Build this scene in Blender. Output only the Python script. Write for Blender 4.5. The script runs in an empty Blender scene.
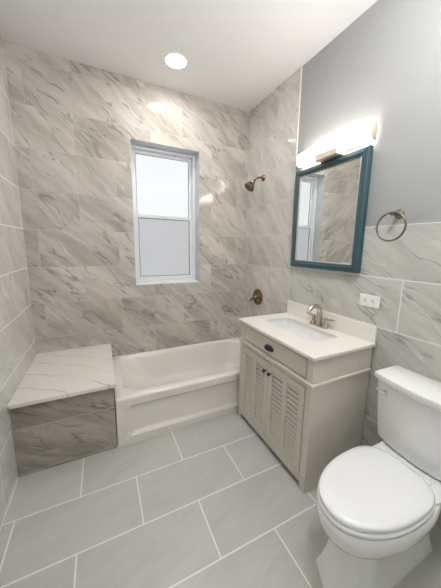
import bpy, bmesh, math, random
from mathutils import Vector, Matrix
random.seed(7)
S = bpy.context.scene
COL = S.collection
pi = math.pi

# ------------------------------------------------------------------ camera
W, H = 2.064, 2.879            # room width (x from -W to 0), ceiling height; back wall y=0
cam_d = bpy.data.cameras.new('camera'); cam = bpy.data.objects.new('camera', cam_d); COL.objects.link(cam)
cam_d.sensor_fit = 'VERTICAL'; cam_d.sensor_height = 24.0
cam_d.lens = 253.2351 / 588 * 24.0
cam_d.shift_x = -(223.6887 - 220.5) / 588
cam_d.shift_y = (288.0836 - 294) / 588
cam_d.clip_start = 0.02
rt = Vector((0.89949302, -0.43662004, 0.01659041)); up = Vector((0.05539092, 0.15161146, 0.98688693)); fw = Vector((0.43340991, 0.88677895, -0.16055824))
m = Matrix((rt, up, -fw)).transposed().to_4x4(); m.translation = Vector((-1.5264, -2.5653, 1.4501))
cam.matrix_world = m
S.camera = cam

# ------------------------------------------------------------------ world, exposure, light strengths
wd = bpy.data.worlds.new('world'); S.world = wd; wd.use_nodes = True
wd.node_tree.nodes['Background'].inputs[0].default_value = (0.75, 0.86, 1.0, 1); wd.node_tree.nodes['Background'].inputs[1].default_value = 1.0
S.view_settings.view_transform = 'Standard'; S.view_settings.look = 'None'
S.view_settings.exposure = 1.85; S.view_settings.gamma = 1.0; S.view_settings.use_curve_mapping = False
BAR = 3.5; CEIL = 38.0; FILL = 16.5; PANE_U = 0.25; PANE_L = 0.145

# ------------------------------------------------------------------ material helpers
def lin(c):
    return tuple(((v/255)/12.92 if v/255 <= .04045 else ((v/255+.055)/1.055)**2.4) for v in c) + (1.0,)

class NT:
    def __init__(s, name):
        s.m = bpy.data.materials.new(name); s.m.use_nodes = True
        s.t = s.m.node_tree; s.b = s.t.nodes['Principled BSDF']; s.out = s.t.nodes['Material Output']
    def n(s, typ, **kw):
        nd = s.t.nodes.new(typ)
        for k, v in kw.items(): setattr(nd, k, v)
        return nd
    def link(s, a, b):
        if isinstance(a, (int, float, tuple)): b.default_value = a
        else: s.t.links.new(a, b)
    def math(s, op, a, b=0.0, c=0.0, clamp=False):
        nd = s.n('ShaderNodeMath', operation=op, use_clamp=clamp)
        s.link(a, nd.inputs[0]); s.link(b, nd.inputs[1]); s.link(c, nd.inputs[2]); return nd.outputs[0]
    def xyz(s, v):
        nd = s.n('ShaderNodeSeparateXYZ'); s.link(v, nd.inputs[0]); return nd.outputs
    def vec(s, a, b, c=0.0):
        nd = s.n('ShaderNodeCombineXYZ')
        for i, q in enumerate((a, b, c)): s.link(q, nd.inputs[i])
        return nd.outputs[0]
    def noise(s, v, scale, detail=3.0, rough=.5, dist=0.0):
        nd = s.n('ShaderNodeTexNoise'); s.link(v, nd.inputs['Vector']); nd.inputs['Scale'].default_value = scale
        nd.inputs['Detail'].default_value = detail; nd.inputs['Roughness'].default_value = rough; nd.inputs['Distortion'].default_value = dist
        return nd.outputs['Fac']
    def white(s, v):
        nd = s.n('ShaderNodeTexWhiteNoise', noise_dimensions='3D'); s.link(v, nd.inputs['Vector']); return nd.outputs['Value'], nd.outputs['Color']
    def smooth(s, x, lo, hi, a=0.0, b=1.0):
        nd = s.n('ShaderNodeMapRange', interpolation_type='SMOOTHSTEP'); s.link(x, nd.inputs[0])
        for i, q in enumerate((lo, hi, a, b)): nd.inputs[i+1].default_value = q
        return nd.outputs[0]
    def mix(s, f, a, b):
        nd = s.n('ShaderNodeMix', data_type='RGBA'); s.link(f, nd.inputs[0]); s.link(a, nd.inputs[6]); s.link(b, nd.inputs[7]); return nd.outputs[2]
    def bump(s, h, strength, dist):
        nd = s.n('ShaderNodeBump'); s.link(h, nd.inputs['Height']); nd.inputs['Strength'].default_value = strength; nd.inputs['Distance'].default_value = dist
        s.t.links.new(nd.outputs[0], s.b.inputs['Normal'])
    def set(s, **kw):
        for k, v in kw.items(): s.link(v, s.b.inputs[k.replace('_', ' ')])
        return s

def plain(name, c, rough=.5, metal=0.0, coat=0.0, spec=None, var=0.03, scale=14.0, bump=0.0):
    q = NT(name); geo = q.n('ShaderNodeNewGeometry').outputs['Position']
    f = q.noise(geo, scale, 3)
    c0 = lin(c); d = tuple(max(0, v*(1-var*2)) for v in c0[:3]) + (1.0,)
    q.link(q.mix(f, d, tuple(min(1, v*(1+var)) for v in c0[:3]) + (1.0,)), q.b.inputs['Base Color'])
    q.set(Roughness=rough, Metallic=metal)
    q.b.inputs['Coat Weight'].default_value = coat
    if spec is not None: q.b.inputs['Specular IOR Level'].default_value = spec
    if bump: q.bump(q.noise(geo, 90.0, 2), bump, .002)
    return q.m

def tile_mat(name, axis, v_axis, v0, R, T, o_even, o_odd, light, mid, dark, grout, gw, rough,
             vein=1.0, ang=-38, bump=.12, flip=1.0, tilevar=.05, blotch=1.0, sc=.72):
    """stone tiles laid in half bond; axis/v_axis 0,1,2 choose the world directions"""
    q = NT(name); P = q.xyz(q.n('ShaderNodeNewGeometry').outputs['Position'])
    u, v = P[axis], P[v_axis]
    vr = q.math('DIVIDE', q.math('SUBTRACT', v, v0), R); row = q.math('FLOOR', vr)
    odd = q.math('MODULO', q.math('ADD', row, 100.0), 2.0)
    off = q.math('ADD', q.math('MULTIPLY', odd, o_odd - o_even), o_even)
    ur = q.math('DIVIDE', q.math('SUBTRACT', u, off), T); colm = q.math('FLOOR', ur)
    fu = q.math('SUBTRACT', ur, colm); fv = q.math('SUBTRACT', vr, row)
    du = q.math('MULTIPLY', q.math('MINIMUM', fu, q.math('SUBTRACT', 1.0, fu)), T)
    dv = q.math('MULTIPLY', q.math('MINIMUM', fv, q.math('SUBTRACT', 1.0, fv)), R)
    edge = q.math('MINIMUM', du, dv)
    gm = q.smooth(edge, gw*.35, gw*.75, 1.0, 0.0)
    wv, wc = q.white(q.vec(row, colm, 3.0))
    r3 = q.xyz(wc)
    a = math.radians(ang); uu = q.math('MULTIPLY', u, flip)
    s_ = q.math('ADD', q.math('MULTIPLY', uu, math.cos(a)), q.math('MULTIPLY', v, math.sin(a)))     # along the vein
    t_ = q.math('SUBTRACT', q.math('MULTIPLY', v, math.cos(a)), q.math('MULTIPLY', uu, math.sin(a)))  # across
    ox = q.math('MULTIPLY', r3[0], 17.0); oy = q.math('MULTIPLY', r3[1], 23.0)
    lowv = q.vec(q.math('ADD', s_, ox), q.math('ADD', t_, oy), 0.0)
    wob = q.math('MULTIPLY', q.math('SUBTRACT', q.noise(lowv, 2.8, 2), .5), .14)
    wob2 = q.math('MULTIPLY', q.math('SUBTRACT', q.noise(lowv, 14.0, 2), .5), .018)
    t2 = q.math('ADD', q.math('ADD', t_, wob), wob2)
    V = q.vec(q.math('ADD', q.math('MULTIPLY', s_, .17), ox), q.math('ADD', t2, oy), 0.0)
    band = q.noise(V, 7.0*sc, 5, .6)
    fine = q.noise(V, 30.0*sc, 6, .62)
    b = q.math('ADD', q.math('MULTIPLY', band, .66), q.math('MULTIPLY', fine, .34))
    b = q.smooth(b, .5-.17/blotch, .5+.15/blotch)
    col = q.mix(b, mid, light)
    # thin dark veins: ridges of the stretched noise
    rd = q.math('ABSOLUTE', q.math('SUBTRACT', q.noise(V, 5.0*sc, 2, .5), .5))
    msk = q.smooth(q.noise(lowv, 3.2, 2), .42, .62)
    ln = q.math('MULTIPLY', q.smooth(rd, .0, .012, .6, 0.0), msk)
    rd2 = q.math('ABSOLUTE', q.math('SUBTRACT', q.noise(V, 15.0*sc, 3, .5), .54))
    ln2 = q.math('MULTIPLY', q.smooth(rd2, .0, .022, .65, 0.0), q.smooth(q.noise(lowv, 5.2, 2), .42, .58))
    lines = q.math('MULTIPLY', q.math('MAXIMUM', ln, ln2), vein, clamp=True)
    col = q.mix(lines, col, dark)
    # some pale veins
    rd3 = q.math('ABSOLUTE', q.math('SUBTRACT', q.noise(V, 8.0*sc, 2, .5), .45))
    ln3 = q.math('MULTIPLY', q.smooth(rd3, .0, .012, .5, 0.0), q.smooth(q.noise(lowv, 4.2, 2), .4, .5, 1.0, 0.0))
    col = q.mix(q.math('MULTIPLY', ln3, vein, clamp=True), col, tuple(min(1, k*1.25) for k in light[:3]) + (1,))
    hs = q.n('ShaderNodeHueSaturation'); q.link(col, hs.inputs['Color'])
    q.link(q.math('ADD', q.math('MULTIPLY', wv, 2*tilevar), 1.0 - tilevar), hs.inputs['Value'])
    col = q.mix(gm, hs.outputs[0], grout)
    q.link(col, q.b.inputs['Base Color'])
    q.link(q.math('ADD', q.math('MULTIPLY', gm, .5), rough, clamp=True), q.b.inputs['Roughness'])
    h = q.math('SUBTRACT', q.math('SUBTRACT', q.math('MULTIPLY', b, .25), q.math('MULTIPLY', lines, .35)), q.math('MULTIPLY', gm, .8))
    q.bump(h, bump, .002)
    return q.m

def c(*v): return lin(v)
GR = c(205, 203, 196)
mk = dict(R=.308, T=.613)
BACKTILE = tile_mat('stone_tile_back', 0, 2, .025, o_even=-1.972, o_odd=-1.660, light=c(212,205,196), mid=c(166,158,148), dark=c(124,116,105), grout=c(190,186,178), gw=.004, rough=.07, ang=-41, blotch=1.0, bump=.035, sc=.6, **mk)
RIGHTTILE = tile_mat('stone_tile_right_lit', 1, 2, .025, o_even=-.50, o_odd=-.20, light=c(216,213,207), mid=c(186,183,176), dark=c(150,145,138), grout=c(206,203,197), gw=.004, rough=.07, ang=-48, flip=-1.0, vein=.7, **mk)  # same stone as the back wall, brighter light here painted as paler colour
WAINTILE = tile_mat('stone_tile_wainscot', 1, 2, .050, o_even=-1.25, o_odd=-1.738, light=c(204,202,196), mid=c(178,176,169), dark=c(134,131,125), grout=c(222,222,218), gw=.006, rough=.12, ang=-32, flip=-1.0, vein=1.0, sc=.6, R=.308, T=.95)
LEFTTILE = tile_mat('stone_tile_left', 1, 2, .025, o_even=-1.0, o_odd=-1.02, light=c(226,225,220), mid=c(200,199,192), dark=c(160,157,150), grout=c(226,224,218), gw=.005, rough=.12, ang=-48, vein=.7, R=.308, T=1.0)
BENCHTILE = tile_mat('stone_tile_bench', 0, 2, .015, o_even=-2.08, o_odd=-2.08, light=c(178,172,160), mid=c(140,133,124), dark=c(98,92,86), grout=c(180,176,166), gw=.004, rough=.12, ang=-30, vein=1.0, blotch=1.25, **mk)
FLOORTILE = tile_mat('floor_tile', 0, 1, -1.079, o_even=-1.703, o_odd=-2.008, light=c(196,196,190), mid=c(184,184,178), dark=c(164,165,160), grout=c(236,234,226), gw=.0065, rough=.30, ang=15, vein=.22, bump=.08, tilevar=.03, **mk)
CEILM = plain('ceiling_paint', (246, 245, 244), .75, var=.01)
PAINT = plain('grey_blue_wall_paint', (158, 158, 157), .45, var=.012, bump=.05)
WHITEWALL = plain('hall_wall_paint', (225, 224, 222), .7, var=.01)
REVEAL = plain('window_reveal_stone', (200, 204, 207), .25, var=.10, scale=9)
VINYL = plain('white_vinyl', (228, 230, 232), .35, var=.01)
TUBM = plain('white_enamel', (234, 229, 221), .12, coat=.6, var=.006)
TUBAP = TUBM
CERAM = plain('white_vitreous_china', (240, 240, 238), .08, coat=.7, var=.004)
SEATM = plain('white_toilet_seat_plastic', (240, 240, 239), .2, coat=.2, var=.004)
CAB = plain('greige_cabinet_paint', (214, 208, 196), .42, var=.02)
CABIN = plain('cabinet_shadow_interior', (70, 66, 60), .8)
TOESHADE = plain('painted_toe_shade', (30, 28, 26), .8)  # near-black colour stands in for shade in the toe recess
TOPM = plain('cream_cultured_marble', (236, 232, 224), .16, coat=.3, var=.012, scale=6)
NICKEL = plain('brushed_nickel', (196, 187, 173), .26, metal=1.0, var=.04)
BRONZE = plain('antique_brushed_nickel', (140, 116, 88), .25, metal=1.0, var=.06)
CHROME = plain('polished_chrome', (215, 217, 220), .08, metal=1.0, var=.01)
CAPM = plain('satin_nickel_cap', (226, 212, 196), .4, metal=.35, var=.03)
BLACKM = plain('matte_black_metal', (26, 27, 32), .32, var=.05)
PLAST = plain('white_plastic', (238, 237, 233), .35, var=.005)
RINGM = plain('darker_brushed_nickel', (134, 126, 114), .3, metal=1.0, var=.04)
SLOT = plain('dark_socket_slot', (50, 48, 46), .6)
TEAL = plain('teal_lacquered_wood', (48, 79, 85), .3, coat=.25, var=.06, scale=30)
TRIMM = plain('white_light_trim', (242, 242, 240), .5, var=.005)
CAULK = plain('white_caulk', (226, 222, 212), .6, var=.02)
DOORM = plain('white_door_paint', (232, 232, 230), .5, var=.01)
q = NT('mirror_silver'); q.set(Base_Color=(.86, .88, .87, 1), Metallic=1.0, Roughness=.012); MIRROR = q.m
MLIN = plain('silver_liner', (196, 194, 186), .3, metal=1.0, var=.03)

def emis(name, col, e, base=(235, 235, 235), rough=.5, noise=0.0):
    q = NT(name); q.set(Base_Color=lin(base), Roughness=rough)
    q.b.inputs['Emission Color'].default_value = tuple(col) + (1.0,)
    if noise:
        g = q.n('ShaderNodeNewGeometry').outputs['Position']
        q.link(q.math('MULTIPLY', q.math('ADD', q.math('MULTIPLY', q.noise(g, 3.0, 2), noise), 1 - noise*.5), e), q.b.inputs['Emission Strength'])
    else: q.b.inputs['Emission Strength'].default_value = e
    return q.m
BARM = emis('lit_frosted_acrylic', (1.0, .94, .85), BAR)
DISC = emis('lit_recessed_lens', (1.0, .98, .96), CEIL)
FILLM = emis('added_fill_glow', (.97, .98, 1.0), FILL)  # glow of the unseen globe added as fill light
PANEU = emis('frosted_pane_daylight_upper', (.96, .98, 1.0), PANE_U, base=(60, 62, 64), rough=.6, noise=.06)
PANEL = emis('frosted_pane_daylight_lower', (.97, .98, 1.0), PANE_L, base=(60, 62, 64), rough=.6, noise=.12)

# quartz bench top: cream with long thin taupe veins
q = NT('veined_quartz'); g = q.xyz(q.n('ShaderNodeNewGeometry').outputs['Position'])
s_ = q.math('ADD', q.math('MULTIPLY', g[0], .80), q.math('MULTIPLY', g[1], -.6)); t_ = q.math('ADD', q.math('MULTIPLY', g[0], .6), q.math('MULTIPLY', g[1], .80))
V0 = q.vec(g[0], g[1], g[2])
t2 = q.math('ADD', q.math('ADD', t_, q.math('MULTIPLY', q.noise(V0, 3.0, 2), .16)), q.math('MULTIPLY', q.noise(V0, 16.0, 3), .035))
fr = q.math('FRACT', q.math('DIVIDE', t2, .17)); dd = q.math('ABSOLUTE', q.math('SUBTRACT', fr, .5))
ln = q.math('MULTIPLY', q.smooth(dd, 0.0, .035, 1.0, 0.0), q.smooth(q.noise(V0, 5.0, 2), .38, .56, .25, 1.0))
q.link(q.mix(ln, q.mix(q.noise(V0, 6.0), c(226, 221, 212), c(236, 232, 224)), c(176, 166, 154)), q.b.inputs['Base Color']); q.set(Roughness=.2); QUARTZ = q.m

# ------------------------------------------------------------------ mesh helpers
def BM(): return bmesh.new()
ORG = {}
def link(name, bm, mat, parent=None, smooth=False, kind=None, label=None, recalc=True, bevel=0.0):
    if recalc: bmesh.ops.recalc_face_normals(bm, faces=bm.faces)
    if bevel: pass
    org = ORG.get(parent.name, Vector((0, 0, 0))) if parent else Vector((0, 0, 0))
    if org.length: bmesh.ops.translate(bm, verts=bm.verts, vec=-org)
    me = bpy.data.meshes.new(name); bm.to_mesh(me); bm.free()
    for mm in (mat if isinstance(mat, (list, tuple)) else [mat]): me.materials.append(mm)
    if smooth:
        for p in me.polygons: p.use_smooth = True
        if smooth is not True:
            me.set_sharp_from_angle(angle=math.radians(smooth))
    o = bpy.data.objects.new(name, me); COL.objects.link(o)
    if parent: o.parent = parent; ORG[o.name] = org
    if kind: o['kind'] = kind
    if label: o['label'] = label
    return o
def bev(o, w, seg=2):
    md = o.modifiers.new('bevel', 'BEVEL'); md.width = w; md.segments = seg; md.limit_method = 'ANGLE'; md.angle_limit = math.radians(35)
    for p in o.data.polygons: p.use_smooth = True
    o.data.set_sharp_from_angle(angle=math.radians(40)) if False else None
    wn = o.modifiers.new('wn', 'WEIGHTED_NORMAL'); wn.keep_sharp = False
    return o
def thing(name, label, cat, loc, group=None):
    o = bpy.data.objects.new(name, None); o.empty_display_size = .1; COL.objects.link(o); o.location = loc
    o['label'] = label; o['category'] = cat; ORG[o.name] = Vector(loc)
    if group: o['group'] = group
    return o
def box(bm, a, b, rot=None):
    x0, y0, z0 = [min(p, r) for p, r in zip(a, b)]; x1, y1, z1 = [max(p, r) for p, r in zip(a, b)]
    cs = [(x, y, z) for x in (x0, x1) for y in (y0, y1) for z in (z0, z1)]
    if rot:
        ctr = Vector(((x0+x1)/2, (y0+y1)/2, (z0+z1)/2)); cs = [ctr + rot @ (Vector(p)-ctr) for p in cs]
    v = [bm.verts.new(p) for p in cs]
    for f in ((0,1,3,2),(4,6,7,5),(0,4,5,1),(2,3,7,6),(0,2,6,4),(1,5,7,3)): bm.faces.new([v[i] for i in f])
    return bm
def quad(bm, pts):
    bm.faces.new([bm.verts.new(p) for p in pts]); return bm
def loft(bm, loops, cap0=True, cap1=True, close=False):
    R_ = [[bm.verts.new(p) for p in L] for L in loops]; n = len(R_[0])
    pairs = list(zip(R_, R_[1:])) + ([(R_[-1], R_[0])] if close else [])
    for A, B in pairs:
        for i in range(n):
            j = (i+1) % n; bm.faces.new((A[i], A[j], B[j], B[i]))
    if cap0 and not close: bm.faces.new(R_[0][::-1])
    if cap1 and not close: bm.faces.new(R_[-1])
    return bm
def rrect(x0, x1, y0, y1, r, z, n=6):
    pts = []; x0, x1 = min(x0, x1), max(x0, x1); y0, y1 = min(y0, y1), max(y0, y1)
    for cx, cy, a0 in ((x1-r, y1-r, 0), (x0+r, y1-r, pi/2), (x0+r, y0+r, pi), (x1-r, y0+r, 1.5*pi)):
        for k in range(n+1):
            a = a0 + pi/2*k/n; pts.append((cx+r*math.cos(a), cy+r*math.sin(a), z))
    return pts
def frame_of(d):
    d = Vector(d).normalized(); u = d.cross(Vector((0, 0, 1)) if abs(d.z) < .9 else Vector((1, 0, 0))).normalized(); return d, u, d.cross(u)
def lathe(bm, o, axis, prof, n=32):
    """profile of (distance along axis, radius)"""
    d, u, v = frame_of(axis); o = Vector(o)
    loops = [[o + d*h + (u*math.cos(2*pi*k/n) + v*math.sin(2*pi*k/n))*max(r, 1e-4) for k in range(n)] for h, r in prof]
    return loft(bm, loops)
def tube(bm, pts, rad, n=14, closed=False, flat=1.0):
    pts = [Vector(p) for p in pts]; N = len(pts)
    if isinstance(rad, (int, float)): rad = [rad]*N
    prev = None; loops = []
    for i, p in enumerate(pts):
        if closed: d = (pts[(i+1) % N] - pts[i-1]).normalized()
        else: d = (pts[min(i+1, N-1)] - pts[max(i-1, 0)]).normalized()
        if prev is None: u = frame_of(d)[1]
        else: u = (prev - d*prev.dot(d)).normalized()
        prev = u; v = d.cross(u)
        loops.append([p + (u*math.cos(2*pi*k/n) + v*math.sin(2*pi*k/n)*flat)*rad[i] for k in range(n)])
    return loft(bm, loops, close=closed)
def smoothpath(ctrl, n=8):
    P = [Vector(p) for p in ctrl]; P = [P[0]*2-P[1]] + P + [P[-1]*2-P[-2]]; out = []
    for i in range(1, len(P)-2):
        for k in range(n):
            t = k/n; a, b, c_, d = P[i-1], P[i], P[i+1], P[i+2]
            out.append(.5*((2*b) + (c_-a)*t + (2*a-5*b+4*c_-d)*t*t + (3*b-a-3*c_+d)*t**3))
    out.append(P[-2]); return out

# ------------------------------------------------------------------ room shell
YF = -3.05
def struct(name, bm, mat, parent=None, **k): return link(name, bm, mat, parent, kind='structure', **k)
struct('floor', box(BM(), (-W-.1, YF-.1, -.1), (.1, .12, 0)), FLOORTILE)
b = BM(); hx, hy, hr = -.905, -.376, .083      # ceiling slab with a round hole for the recessed light
n = 32
ring = [Vector((hx+hr*math.cos(2*pi*k/n), hy+hr*math.sin(2*pi*k/n), H)) for k in range(n)]
def ray_rect(a):
    dx, dy = math.cos(a), math.sin(a); ts = []
    if dx > 1e-9: ts.append((.1-hx)/dx)
    if dx < -1e-9: ts.append((-W-.1-hx)/dx)
    if dy > 1e-9: ts.append((.2-hy)/dy)
    if dy < -1e-9: ts.append((YF-.1-hy)/dy)
    t = min(ts); return (hx+dx*t, hy+dy*t, H)
ang = sorted([2*pi*k/n for k in range(n)] + [math.atan2(cy-hy, cx-hx) % (2*pi) for cx in (.1, -W-.1) for cy in (.2, YF-.1)])
inn = [b.verts.new((hx+hr*math.cos(a), hy+hr*math.sin(a), H)) for a in ang]; outr = [b.verts.new(ray_rect(a)) for a in ang]
for i in range(len(ang)):
    j = (i+1) % len(ang); b.faces.new((inn[i], outr[i], outr[j], inn[j]))
ceiling = struct('ceiling', b, CEILM, recalc=False)
box_b = BM(); box(box_b, (-W-.1, YF-.1, H+.08), (.1, .2, H+.12)); struct('ceiling_slab', box_b, CEILM, ceiling)

# back wall with the window opening
wx0, wx1, wz0, wz1, wd_ = -1.223, -.5695, 1.066, 2.388, .17
b = BM(); TK = .24
box(b, (-W-.1, 0, -.1), (wx0, TK, H+.1)); box(b, (wx1, 0, -.1), (.1, TK, H+.1))
box(b, (wx0, 0, -.1), (wx1, TK, wz0)); box(b, (wx0, 0, wz1), (wx1, TK, H+.1))
wallb = struct('wall_back', b, [BACKTILE, REVEAL])
for p in wallb.data.polygons:
    ctr = p.center; nn = p.normal
    if wx0-.01 < ctr.x < wx1+.01 and wz0-.01 < ctr.z < wz1+.01 and abs(nn.y) < .5: p.material_index = 1
    if abs(abs(nn.x)) > .9 and (abs(ctr.x-wx0) < .01 or abs(ctr.x-wx1) < .01): p.material_index = 1
struct('wall_left', box(BM(), (-W-.12, YF-.1, -.1), (-W, .1, H+.1)), LEFTTILE)
wr = struct('wall_right', box(BM(), (.010, YF-.1, -.1), (.14, .1, H+.1)), PAINT)
struct('shower_tile_cladding', box(BM(), (0, -.778, 0), (.0099, 0, H)), RIGHTTILE, wr)
struct('wainscot_tile_cladding', box(BM(), (0, YF, 0), (.0099, -.778, 1.590)), WAINTILE, wr)
struct('tile_edge_strip', box(BM(), (-.0008, -.7835, 1.590), (.0099, -.7783, H)), CAULK, wr)
# front wall with the doorway behind the photographer
b = BM(); box(b, (-W-.1, YF-.12, -.1), (-1.85, YF, H+.1)); box(b, (-.85, YF-.12, -.1), (.1, YF, H+.1)); box(b, (-1.85, YF-.12, 2.1), (-.85, YF, H+.1)); box(b, (-1.85, YF-.14, -.1), (-.85, YF-.121, 2.1))
struct('wall_front', b, WHITEWALL)
# caulk lines at the foot of the walls
struct('trim_1', box(BM(), (-W, -2.9, 0), (-W+.004, -.78, .006)), CAULK)
struct('trim_2', box(BM(), (-.004, -2.9, 0), (0, -1.64, .006)), CAULK)

# ------------------------------------------------------------------ window (double hung, frosted)
win = bpy.data.objects.new('window_1', None); COL.objects.link(win); win.location = ((wx0+wx1)/2, .1, wz0); win['kind'] = 'structure'; ORG['window_1'] = Vector(win.location)
def ringframe(bm, x0, x1, z0, z1, w, ya, yb, wb=None, wt=None):
    wb = wb or w; wt = wt or w
    box(bm, (x0, ya, z0), (x0+w, yb, z1)); box(bm, (x1-w, ya, z0), (x1, yb, z1))
    box(bm, (x0+w, ya, z0), (x1-w, yb, z0+wb)); box(bm, (x0+w, ya, z1-wt), (x1-w, yb, z1)); return bm
bev(link('window_frame', ringframe(BM(), wx0, wx1, wz0, wz1, .026, .118, .215), VINYL, win), .003)
zm = 1.737
bev(link('upper_sash', ringframe(BM(), wx0+.027, wx1-.027, zm-.012, wz1-.027, .030, .170, .196), VINYL, win), .003)
bev(link('lower_sash', ringframe(BM(), wx0+.027, wx1-.027, wz0+.027, zm+.022, .034, .134, .162, wb=.040, wt=.036), VINYL, win), .003)
link('frosted_pane', box(BM(), (wx0+.050, .179, zm+.018), (wx1-.050, .185, wz1-.050)), PANEU, win, label='brighter upper frosted pane')
link('frosted_pane', box(BM(), (wx0+.055, .146, wz0+.060), (wx1-.055, .152, zm-.008)), PANEL, win, label='greyer lower frosted pane')
link('glazing_seal', ringframe(BM(), wx0+.0565, wx1-.0565, zm+.0095, wz1-.0565, .005, .1765, .1788), SLOT, win)
link('glazing_seal', ringframe(BM(), wx0+.0605, wx1-.0605, wz0+.0665, zm-.0135, .006, .1435, .1458), SLOT, win)
b = BM(); box(b, ((wx0+wx1)/2-.03, .126, zm+.006), ((wx0+wx1)/2+.03, .138, zm+.020)); link('sash_lock', b, VINYL, win)
link('window_sill', box(BM(), (wx0+.002, -.004, wz0), (wx1-.002, .118, wz0+.010)), VINYL, win)

# ------------------------------------------------------------------ bathtub
tub = thing('bathtub', 'white alcove bathtub with a recessed front panel, between bench and tiled wall', 'bathtub', (-.745, -.39, 0))
X0, X1, YT = -1.484, -.001, -.770
ZR = .372
L = []
L.append(rrect(X0, X1, YT+.024, -.001, .004, 0.0)); L.append(rrect(X0, X1, YT+.024, -.001, .004, ZR-.040))
L.append(rrect(X0, X1, YT-.002, -.001, .006, ZR-.030)); L.append(rrect(X0, X1, YT-.003, -.001, .010, ZR-.014)); L.append(rrect(X0+.001, X1-.001, YT+.002, -.002, .010, ZR-.004)); L.append(rrect(X0+.004, X1-.004, YT+.012, -.004, .010, ZR))
L.append(rrect(X0+.050, X1-.075, YT+.078, -.036, .15, ZR-.001, 6)); L.append(rrect(X0+.058, X1-.083, YT+.087, -.043, .15, ZR-.007, 6))
L.append(rrect(X0+.075, X1-.090, YT+.094, -.050, .16, ZR-.035, 6)); L.append(rrect(X0+.13, X1-.100, YT+.105, -.060, .17, ZR-.10, 6)); L.append(rrect(X0+.20, X1-.110, YT+.118, -.072, .18, ZR-.18, 6))
L.append(rrect(X0+.28, X1-.125, YT+.135, -.088, .18, ZR-.25, 6)); L.append(rrect(X0+.34, X1-.150, YT+.160, -.113, .16, ZR-.292, 6)); L.append(rrect(X0+.41, X1-.20, YT+.21, -.165, .11, ZR-.305, 6))
tb = link('tub_shell', loft(BM(), L), TUBM, tub, smooth=50)
# apron with a bevelled sunken field
def xz_rr(x0, x1, z0, z1, r, y): return [(p[0], y, p[1]) for p in rrect(x0, x1, z0, z1, r, 0)]
b = BM()
loft(b, [xz_rr(X0+.001, X1-.001, .001, ZR-.028, .004, YT+.0235), xz_rr(X0+.001, X1-.001, .001, ZR-.028, .004, YT+.002), xz_rr(X0+.003, X1-.003, .003, ZR-.029, .006, YT),
         xz_rr(X0+.070, X1-.070, .055, ZR-.070, .03, YT), xz_rr(X0+.098, X1-.098, .080, ZR-.092, .03, YT+.0225)], cap0=True, cap1=True)
link('apron_panel', b, TUBAP, tub, smooth=35)
link('overflow_plate', lathe(BM(), (X1-.100, -.40, ZR-.10), (-1, 0, .12), [(0, .033), (.006, .033), (.010, .028), (.011, .001)]), CHROME, tub, smooth=40)
link('drain', lathe(BM(), (X1-.28, -.40, ZR-.312), (0, 0, 1), [(0, .03), (.003, .03), (.004, .02), (.004, .001)]), CHROME, tub, smooth=40)

# ------------------------------------------------------------------ shower bench
be = thing('shower_bench', 'low tiled bench with a cream veined stone seat at the end of the tub', 'bench', (-1.77, -.39, 0))
link('tiled_base', box(BM(), (-W+.001, -.774, 0), (-1.489, -.001, .486)), BENCHTILE, be)
bev(link('stone_seat', box(BM(), (-W+.001, -.806, .486), (-1.476, -.001, .514)), QUARTZ, be), .003)

# ------------------------------------------------------------------ vanity
va = thing('bathroom_vanity', 'greige louvered-door vanity cabinet with cream top and sink', 'vanity', (-.27, -1.217, 0))
VY0, VY1 = -.818, -1.618; VX = -.508; XB = -.016
b = BM()
box(b, (XB, VY0, 0), (VX+.02, VY0-.018, .849)); box(b, (XB, VY1, 0), (VX+.02, VY1+.018, .849))                 # side panels
box(b, (VX, VY0, 0), (VX+.02, VY0-.046, .849)); box(b, (VX, VY1, 0), (VX+.02, VY1+.046, .849))          # corner stiles
box(b, (VX, VY0-.046, .045), (VX+.02, VY1+.046, .092)); box(b, (VX, VY0-.046, .664), (VX+.02, VY1+.046, .712)); box(b, (VX, VY0-.046, .836), (VX+.02, VY1+.046, .849))
link('cabinet_body', b, CAB, va)
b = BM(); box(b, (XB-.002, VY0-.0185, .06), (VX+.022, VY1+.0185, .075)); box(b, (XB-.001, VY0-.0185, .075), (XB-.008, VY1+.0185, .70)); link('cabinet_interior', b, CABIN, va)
link('toe_shade_board', box(BM(), (-.452, VY0-.0185, .001), (-.464, VY1+.0185, .0598)), TOESHADE, va, label='dark board painting the shade under the cabinet')  # added board, darkens the recess where only shade falls
b = BM(); e = .012; zb0, zb1 = .686, .706
box(b, (XB, VY0+e, zb0), (VX-e, VY0, zb1)); box(b, (XB, VY1-e, zb0), (VX-e, VY1, zb1)); box(b, (VX-e, VY0, zb0), (VX, VY1, zb1))
bev(link('waist_moulding', b, CAB, va), .004)
# drawer front
dr = link('drawer', box(BM(), (VX-.001, VY0-.052, .718), (VX+.017, VY1+.052, .831)), CAB, va); bev(dr, .003)
def cup_pull(parent, y, z):
    b = BM(); n, mm = 14, 8; w, h, d = .046, .030, .026; X = VX-.001
    rows = []
    for i in range(mm+1):
        th = pi*.5*i/mm                                         # from the front lip up to the wall
        rows.append([Vector((X - d*math.cos(th)*math.sin(pi*k/n)**.6 if 0 < k < n else X, y + w*math.cos(pi*k/n), z - .012 + h*math.sin(th)*math.sin(pi*k/n)**.5 - (0.0))) for k in range(n+1)])
    V = [[b.verts.new(p) for p in r] for r in rows]
    for i in range(mm):
        for k in range(n): b.faces.new((V[i][k], V[i][k+1], V[i+1][k+1], V[i+1][k]))
    bmesh.ops.remove_doubles(b, verts=b.verts, dist=1e-5)
    o = link('cup_pull', b, BLACKM, parent, smooth=True, label='black cup pull')
    md = o.modifiers.new('s', 'SOLIDIFY'); md.thickness = .003
    return o
cup_pull(dr, -1.217, .770)
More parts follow.
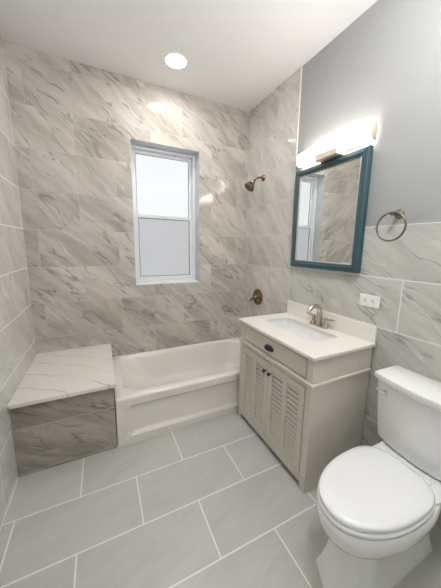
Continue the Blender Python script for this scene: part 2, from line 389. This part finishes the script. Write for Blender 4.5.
def knob(parent, y, z):
    link('knob', lathe(BM(), (VX-.0005, y, z), (-1, 0, 0), [(0, .006), (.002, .0065), (.004, .0045), (.013, .0045), (.016, .011), (.021, .0135), (.026, .011), (.028, .004)], 20), BLACKM, parent, smooth=60, label='black round knob')
def door(y0, y1, ky):
    z0, z1 = .096, .660; f = VX-.001; bk = VX+.017; sw = .044; cw = .040; yc = (y0+y1)/2
    b = BM(); box(b, (f, y0, z0), (bk, y0-sw, z1)); box(b, (f, y1+sw, z0), (bk, y1, z1))
    box(b, (f, y0-sw, z0), (bk, y1+sw, z0+.052)); box(b, (f, y0-sw, z1-.045), (bk, y1+sw, z1)); box(b, (f+.001, yc+cw/2, z0+.052), (bk, yc-cw/2, z1-.045))
    o = link('door', b, CAB, va)
    for (a, c_) in ((y0-sw, yc+cw/2), (yc-cw/2, y1+sw)):
        b = BM(); N = 14; ph = (z1-z0-.097)/N
        for k in range(N):
            zc = z0+.052+ph*(k+.5)
            box(b, (f+.0090-.0106, a, zc-.0018), (f+.0090+.0106, c_, zc+.0018), Matrix.Rotation(math.radians(-60), 3, 'Y'))
        link('louver_panel', b, CAB, o)
    knob(o, ky, .590); return o
door(-.868, -1.2155, -1.190); door(-1.2185, -1.566, -1.246)
# countertop with sink opening
cx0, cx1, cy0, cy1 = -.525, -.002, -1.632, -.803
hx0, hx1, hy0, hy1 = -.345, -.112, -1.455, -.925
b = BM()
loft(b, [rrect(cx0+.002, cx1, cy0+.002, cy1-.002, .003, .8495), rrect(cx0, cx1, cy0, cy1, .004, .8515), rrect(cx0, cx1, cy0, cy1, .004, .868), rrect(cx0+.003, cx1, cy0+.003, cy1-.003, .004, .871),
         rrect(hx0-.002, hx1+.002, hy0-.002, hy1+.002, .032, .871), rrect(hx0, hx1, hy0, hy1, .030, .869), rrect(hx0, hx1, hy0, hy1, .030, .8495)], close=True)
link('countertop', b, TOPM, va, smooth=30)
b = BM()
sk = lambda i, z, r=.03: rrect(hx0-.006+i, hx1+.006-i, hy0-.006+i, hy1+.006-i, r, z)
loft(b, [sk(-.012, .8494), sk(0.0, .8494), sk(.002, .842), sk(.010, .79, .035), sk(.020, .745, .045), sk(.045, .728, .04), sk(.085, .722, .03)], cap0=False)
sn = link('sink_basin', b, CERAM, va, smooth=60, recalc=False); 
link('sink_drain', lathe(BM(), ((hx0+hx1)/2, -1.19, .7225), (0, 0, 1), [(0, .024), (.003, .024), (.004, .016), (.002, .014), (.002, .001)]), NICKEL, va, smooth=40)
bev(link('backsplash', box(BM(), (-.002, cy0, .8712), (-.021, cy1, .982)), TOPM, va), .002)

# ------------------------------------------------------------------ faucet
fa = thing('faucet', 'brushed nickel centerset faucet with two lever handles behind the sink', 'faucet', (-.06, -1.22, .8713))
b = BM(); fx, fy = -.060, -1.220
loft(b, [rrect(fx-.027, fx+.027, fy-.082, fy+.082, .026, .8713), rrect(fx-.027, fx+.027, fy-.082, fy+.082, .026, .877), rrect(fx-.022, fx+.022, fy-.077, fy+.077, .021, .883)])
link('deck_plate', b, NICKEL, fa, smooth=40)
ps = smoothpath([(fx, fy, .880), (fx, fy, .935), (fx-.004, fy, .985), (fx-.028, fy, 1.022), (fx-.064, fy, 1.030), (fx-.098, fy, 1.014), (fx-.116, fy, .994)], 6)
rr = [.023 - .006*min(1, i/14) - .001*(i/len(ps)) for i in range(len(ps))]
link('spout', tube(BM(), ps, rr, 18), NICKEL, fa, smooth=50)
for sgn in (-1, 1):
    hyy = fy + sgn*.058
    h = link('handle_base', lathe(BM(), (fx, hyy, .880), (0, 0, 1), [(0, .024), (.006, .023), (.018, .016), (.040, .013), (.054, .015), (.064, .014), (.067, .004)], 24), NICKEL, fa, smooth=50)
    pts = [(fx, hyy-.004*sgn, .936), (fx, hyy+.020*sgn, .939), (fx, hyy+.045*sgn, .943), (fx, hyy+.072*sgn, .947)]
    link('lever', tube(BM(), pts, [.011, .012, .012, .010], 14, flat=.65), NICKEL, h, smooth=60)

# ------------------------------------------------------------------ toilet
TY = -1.992
to = thing('toilet', 'white two-piece toilet with closed lid beside the vanity', 'toilet', (-.42, TY, 0))
def egg(xc, a, bk, w, z, n=64, pf=2.1, pb=2.9, tilt=0):
    pts = []
    for k in range(n):
        t = 2*pi*k/n; ct, st = math.cos(t), math.sin(t); p = pf if ct > 0 else pb
        r = (abs(ct)**p + abs(st)**p)**(-1/p)
        x = xc - (a if ct > 0 else bk)*r*ct
        pts.append((x, TY + w*r*st, z))
    return pts
def boct(x0, x1, nose, fw, hw, ch, z):
    """pedestal outline: x0 front, x1 back, blunt nose, front half width fw, side half width hw"""
    P = [(x0, 0), (x0+nose, fw), (x0+ch, hw), (x1-.02, hw), (x1, hw-.02), (x1, 0), (x1, -hw+.02), (x1-.02, -hw), (x0+ch, -hw), (x0+nose, -fw)]
    per = [5, 7, 12, 3, 5, 5, 3, 12, 7, 5]; out = []
    for i, (p, k) in enumerate(zip(P, per)):
        q_ = P[(i+1) % len(P)]
        for j in range(k): out.append((p[0]+(q_[0]-p[0])*j/k, TY+p[1]+(q_[1]-p[1])*j/k, z))
    return out
b = BM()
loft(b, [egg(-.44, .20, .15, .100, .17), egg(-.44, .245, .18, .125, .215), egg(-.44, .295, .21, .155, .265), egg(-.44, .322, .235, .174, .305), egg(-.44, .330, .245, .179, .330), egg(-.44, .334, .25, .182, .350),
         egg(-.44, .334, .25, .182, .384), egg(-.44, .330, .246, .178, .390)])
# pedestal, faceted and flaring to the foot
loft(b, [boct(-.742, -.125, .050, .100, .116, .12, 0.0), boct(-.738, -.125, .048, .099, .115, .12, .012), boct(-.706, -.135, .035, .088, .106, .10, .050), boct(-.678, -.145, .022, .078, .098, .085, .100),
         boct(-.660, -.152, .014, .070, .092, .075, .160), boct(-.650, -.155, .010, .066, .090, .070, .22), boct(-.648, -.155, .010, .066, .092, .070, .28)])
# deck carrying the tank
loft(b, [rrect(-.30, -.035, TY-.095, TY+.095, .03, .20), rrect(-.31, -.030, TY-.115, TY+.115, .03, .30), rrect(-.33, -.030, TY-.150, TY+.150, .03, .36), rrect(-.335, -.028, TY-.165, TY+.160, .03, .385), rrect(-.33, -.032, TY-.160, TY+.160, .028, .400)])
bowl = link('bowl', b, CERAM, to, smooth=38)
link('bolt_cap', lathe(BM(), (-.30, TY-.113, .055), (-.0, -1, .35), [(0, .010), (.006, .009), (.010, .006), (.011, .001)], 20), CERAM, bowl, smooth=50)
# seat and lid
b = BM(); SX = -.447
loft(b, [egg(SX, .322, .190, .174, .3925), egg(SX, .326, .192, .178, .397), egg(SX, .326, .192, .178, .408), egg(SX, .322, .190, .174, .412)])
link('seat', b, SEATM, to, smooth=50)
b = BM()
loft(b, [egg(SX, .314, .180, .167, .4150), egg(SX, .321, .186, .174, .419), egg(SX, .322, .187, .175, .430), egg(SX, .317, .183, .170, .437), egg(SX, .295, .165, .150, .4405), egg(SX, .20, .11, .10, .4425), egg(SX, .08, .04, .04, .443)])
lid = link('lid', b, SEATM, to, smooth=50)
for s in (-1, 1):
    link('hinge', lathe(BM(), (-.250, TY+s*.085-.02, .414), (0, 1, 0), [(0, .004), (.001, .010), (.039, .010), (.04, .004)], 16), SEATM, to, smooth=40)
# tank: bowed front, tapering to the bottom
def tank(hw, xb, xs, bow, z, n=20, rc=.02):
    pts = []
    for k in range(n+1):
        s = -1 + 2*k/n; pts.append((xs - bow*(1-s*s), TY + s*hw, z))
    out = [(xb, TY-hw, z)] + [(xs+ (xb-xs)*.5, TY-hw, z)] + pts + [(xs+(xb-xs)*.5, TY+hw, z), (xb, TY+hw, z)]
    return out
b = BM()
loft(b, [tank(.190, -.030, -.150, .035, .405), tank(.196, -.028, -.160, .038, .412), tank(.203, -.025, -.170, .040, .50), tank(.212, -.022, -.180, .040, .65), tank(.216, -.020, -.186, .040, .752)])
tk = bev(link('tank', b, CERAM, to, smooth=40), .008, 3)
b = BM()
loft(b, [tank(.222, -.018, -.192, .042, .752), tank(.228, -.014, -.198, .043, .760), tank(.230, -.012, -.200, .043, .785), tank(.226, -.014, -.197, .043, .793), tank(.215, -.02, -.188, .042, .796)])
link('tank_lid', b, CERAM, to, smooth=50)
lv = link('flush_lever', lathe(BM(), (-.196, TY+.160, .700), (-1, 0, 0), [(0, .014), (.004, .0145), (.008, .011), (.018, .009), (.020, .001)], 20), CHROME, to, smooth=50, label='chrome flush lever')
link('lever_arm', tube(BM(), [(-.212, TY+.160, .700), (-.217, TY+.175, .702), (-.215, TY+.193, .705), (-.213, TY+.202, .707)], [.008, .006, .006, .008], 12, flat=.7), CHROME, lv, smooth=60)

# ------------------------------------------------------------------ mirror cabinet
my0, my1, mz0, mz1 = -.833, -1.474, 1.297, 2.067
mi = thing('mirror', 'teal framed rectangular mirror above the sink under the light bar', 'mirror', (0, (my0+my1)/2, mz0))
def yz(i, x): return [(x, my0-i, mz0+i), (x, my1+i, mz0+i), (x, my1+i, mz1-i), (x, my0-i, mz1-i)]
b = BM(); loft(b, [yz(0, .0099 if False else -.0005), yz(0, -.034), yz(.006, -.041), yz(.030, -.044), yz(.034, -.040), yz(.046, -.036), yz(.048, -.032), yz(.048, -.0005)], close=True)
link('frame', b, TEAL, mi)
b = BM(); loft(b, [yz(.0482, -.022), yz(.0482, -.035), yz(.051, -.037), yz(.056, -.033), yz(.056, -.022)], close=True); link('liner', b, MLIN, mi, label='thin silver inner edge')
link('mirror_glass', box(BM(), (-.020, my0-.0485, mz0+.0485), (-.029, my1+.0485, mz1-.0485)), MIRROR, mi, label='mirror glass')

# ------------------------------------------------------------------ vanity light bar
ly0, ly1 = -.862, -1.478; lc = (ly0+ly1)/2; hl_ = (ly0-ly1)/2
li = thing('vanity_light', 'lit bowed frosted light bar with metal end caps above the mirror', 'wall light', (.01, lc, 2.09))
zc_, zh = 2.149, .048
b = BM(); loops = []
for k in range(25):
    s = -1 + 2*k/24; d = .050 + .044*(1-s*s)     # bows towards the room
    L = []
    for j in range(13):
        a = -pi/2 + pi*j/12; ca = max(math.cos(a), 0.0)
        y = lc - s*(hl_ + .010*ca)                # the ends bulge at mid height
        L.append((-.012 - (d-.012)*ca**.55, y, zc_ + zh*math.sin(a)))
    loops.append(L)
loft(b, loops); link('frosted_shade', b, BARM, li, smooth=50, label='glowing frosted shade')
for s in (-1, 1):
    b = BM(); loops = []
    for g, rr_ in ((.0004, 1.10), (.007, 1.12), (.012, .95), (.014, .3)):
        L = []
        for j in range(13):
            a = -pi/2 + pi*j/12; ca = max(math.cos(a), 0.0)
            L.append((-.006 - .043*ca**.55*rr_, lc + s*(hl_ + .010*ca + g), zc_ + zh*rr_*math.sin(a)))
        loops.append(L)
    link('end_cap', loft(b, loops), CAPM, li, smooth=40, label='metal end cap')
b = BM(); box(b, (.0095, lc-.108, 2.071), (-.091, lc+.082, 2.113)); bev(link('canopy', b, CAPM, li, label='nickel mounting canopy'), .004)
link('back_plate', box(BM(), (.0095, ly1+.03, 2.106), (-.0115, ly0-.03, 2.190)), TRIMM, li)

# ------------------------------------------------------------------ recessed ceiling light
rl = thing('recessed_light', 'round lit recessed ceiling light near the window wall', 'ceiling light', (hx, hy, H))
b = BM(); d_, u_, v_ = frame_of((0, 0, -1)); n = 40
loft(b, [[Vector((hx + r*math.cos(2*pi*k/n), hy + r*math.sin(2*pi*k/n), H - h)) for k in range(n)] for h, r in [(-.001, .090), (.003, .088), (.004, .078), (-.014, .073), (-.016, .079), (-.001, .081)]], close=True)
link('trim_ring', b, TRIMM, rl, smooth=50)
link('lens', lathe(BM(), (hx, hy, H+.016), (0, 0, 1), [(0, .072), (-.004, .070), (-.006, .04), (-.0065, .001)], 40), DISC, rl, smooth=50, label='glowing lens')

# ------------------------------------------------------------------ shower fittings
sh = thing('shower_head', 'antique metal bell shower head on a curved arm from the right wall', 'shower head', (0, -.315, 2.139))
link('flange', lathe(BM(), (-.0003, -.315, 2.139), (-1, 0, 0), [(0, .030), (.004, .030), (.010, .024), (.016, .013), (.018, .010)], 28), BRONZE, sh, smooth=50)
arm = smoothpath([(-.010, -.315, 2.139), (-.045, -.315, 2.140), (-.085, -.315, 2.125), (-.112, -.315, 2.098)], 6)
link('shower_arm', tube(BM(), arm, .0095, 14), BRONZE, sh, smooth=60)
hd = Vector((-.62, 0, -.78)).normalized(); o0 = Vector((-.110, -.315, 2.102))
hb = link('bell_head', lathe(BM(), o0, hd, [(0, .012), (.010, .018), (.022, .018), (.030, .015), (.040, .026), (.060, .042), (.078, .050), (.088, .053), (.096, .052), (.098, .046)], 32), BRONZE, sh, smooth=50)
link('spray_face', lathe(BM(), o0+hd*.0975, hd, [(0, .044), (.002, .042), (.003, .001)], 32), plain('spray_face_grey', (90, 82, 72), .5), hb, smooth=50)
vl = thing('shower_valve', 'antique metal round shower valve with lever on the tiled right wall', 'shower valve', (0, -.297, .918))
es = link('escutcheon', lathe(BM(), (-.0003, -.297, .918), (-1, 0, 0), [(0, .088), (.008, .088), (.015, .080), (.013, .066), (.009, .060), (.016, .050), (.028, .040), (.034, .026), (.050, .022), (.054, .016), (.055, .001)], 40), BRONZE, vl, smooth=45)
link('lever', tube(BM(), [(-.046, -.297, .918), (-.062, -.288, .908), (-.074, -.276, .893), (-.080, -.264, .878)], [.014, .012, .010, .010], 12), BRONZE, vl, smooth=60)

# ------------------------------------------------------------------ towel ring
tr = thing('towel_ring', 'brushed nickel towel ring on the wall above the outlet', 'towel ring', (0, -1.668, 1.650))
b = BM(); lathe(b, (.0095, -1.668, 1.650), (-1, 0, 0), [(0, .026), (.005, .026), (.010, .021), (.020, .012), (.040, .010), (.055, .012), (.070, .014), (.076, .008)], 28)
link('mount', b, RINGM, tr, smooth=50)
rc = Vector((-.060, -1.668, 1.577)); R_ = .078
link('ring', tube(BM(), [rc + Vector((0, math.cos(2*pi*k/48)*R_, math.sin(2*pi*k/48)*R_)) for k in range(48)], .0052, 10, closed=True), RINGM, tr, smooth=True)

# ------------------------------------------------------------------ outlet
ou = thing('power_outlet', 'white horizontal wall outlet above the backsplash end', 'outlet', (0, -1.557, 1.127))
bev(link('cover_plate', box(BM(), (-.0003, -1.490, 1.089), (-.007, -1.624, 1.166)), PLAST, ou), .003)
fc = bev(link('receptacle', box(BM(), (-.0068, -1.523, 1.111), (-.0095, -1.591, 1.144)), PLAST, ou), .001)
b = BM()
for s in (-1, 1):
    yc = -1.557 + s*.022
    for z_, w_ in ((1.135, .010), (1.120, .009)): link('socket_slot', box(BM(), (-.0094, yc-w_/2, z_-.0016), (-.0100, yc+w_/2, z_+.0016)), SLOT, fc, label='dark socket slot')
    link('socket_slot', box(BM(), (-.0094, yc+s*.010-.0028, 1.1275-.0028), (-.0100, yc+s*.010+.0028, 1.1275+.0028)), SLOT, fc, label='dark socket slot')
for s in (1.119, 1.130): link('test_button', box(BM(), (-.0094, -1.552, s), (-.0108, -1.562, s+.007)), PLAST, fc)

# ------------------------------------------------------------------ globe added for fill light, out of frame towards the doorway
lx2, ly2 = -.70, -2.15
r2 = thing('fill_globe', 'added hanging globe, unseen fill light over the entrance side of the room', 'ceiling light', (lx2, ly2, H))
link('ceiling_rose', lathe(BM(), (lx2, ly2, H-.0005), (0, 0, -1), [(0, .06), (.012, .06), (.022, .03), (.022, .001)], 32), NICKEL, r2, smooth=40)
link('stem', lathe(BM(), (lx2, ly2, H-.0225), (0, 0, -1), [(0, .008), (.110, .008), (.112, .03), (.130, .03)], 16), NICKEL, r2, smooth=40)
link('globe', lathe(BM(), (lx2, ly2, H-.145), (0, 0, -1), [(.130*(1-math.cos(pi*k/16)), max(.001, .130*math.sin(pi*k/16))) for k in range(17)], 32), FILLM, r2, smooth=True)
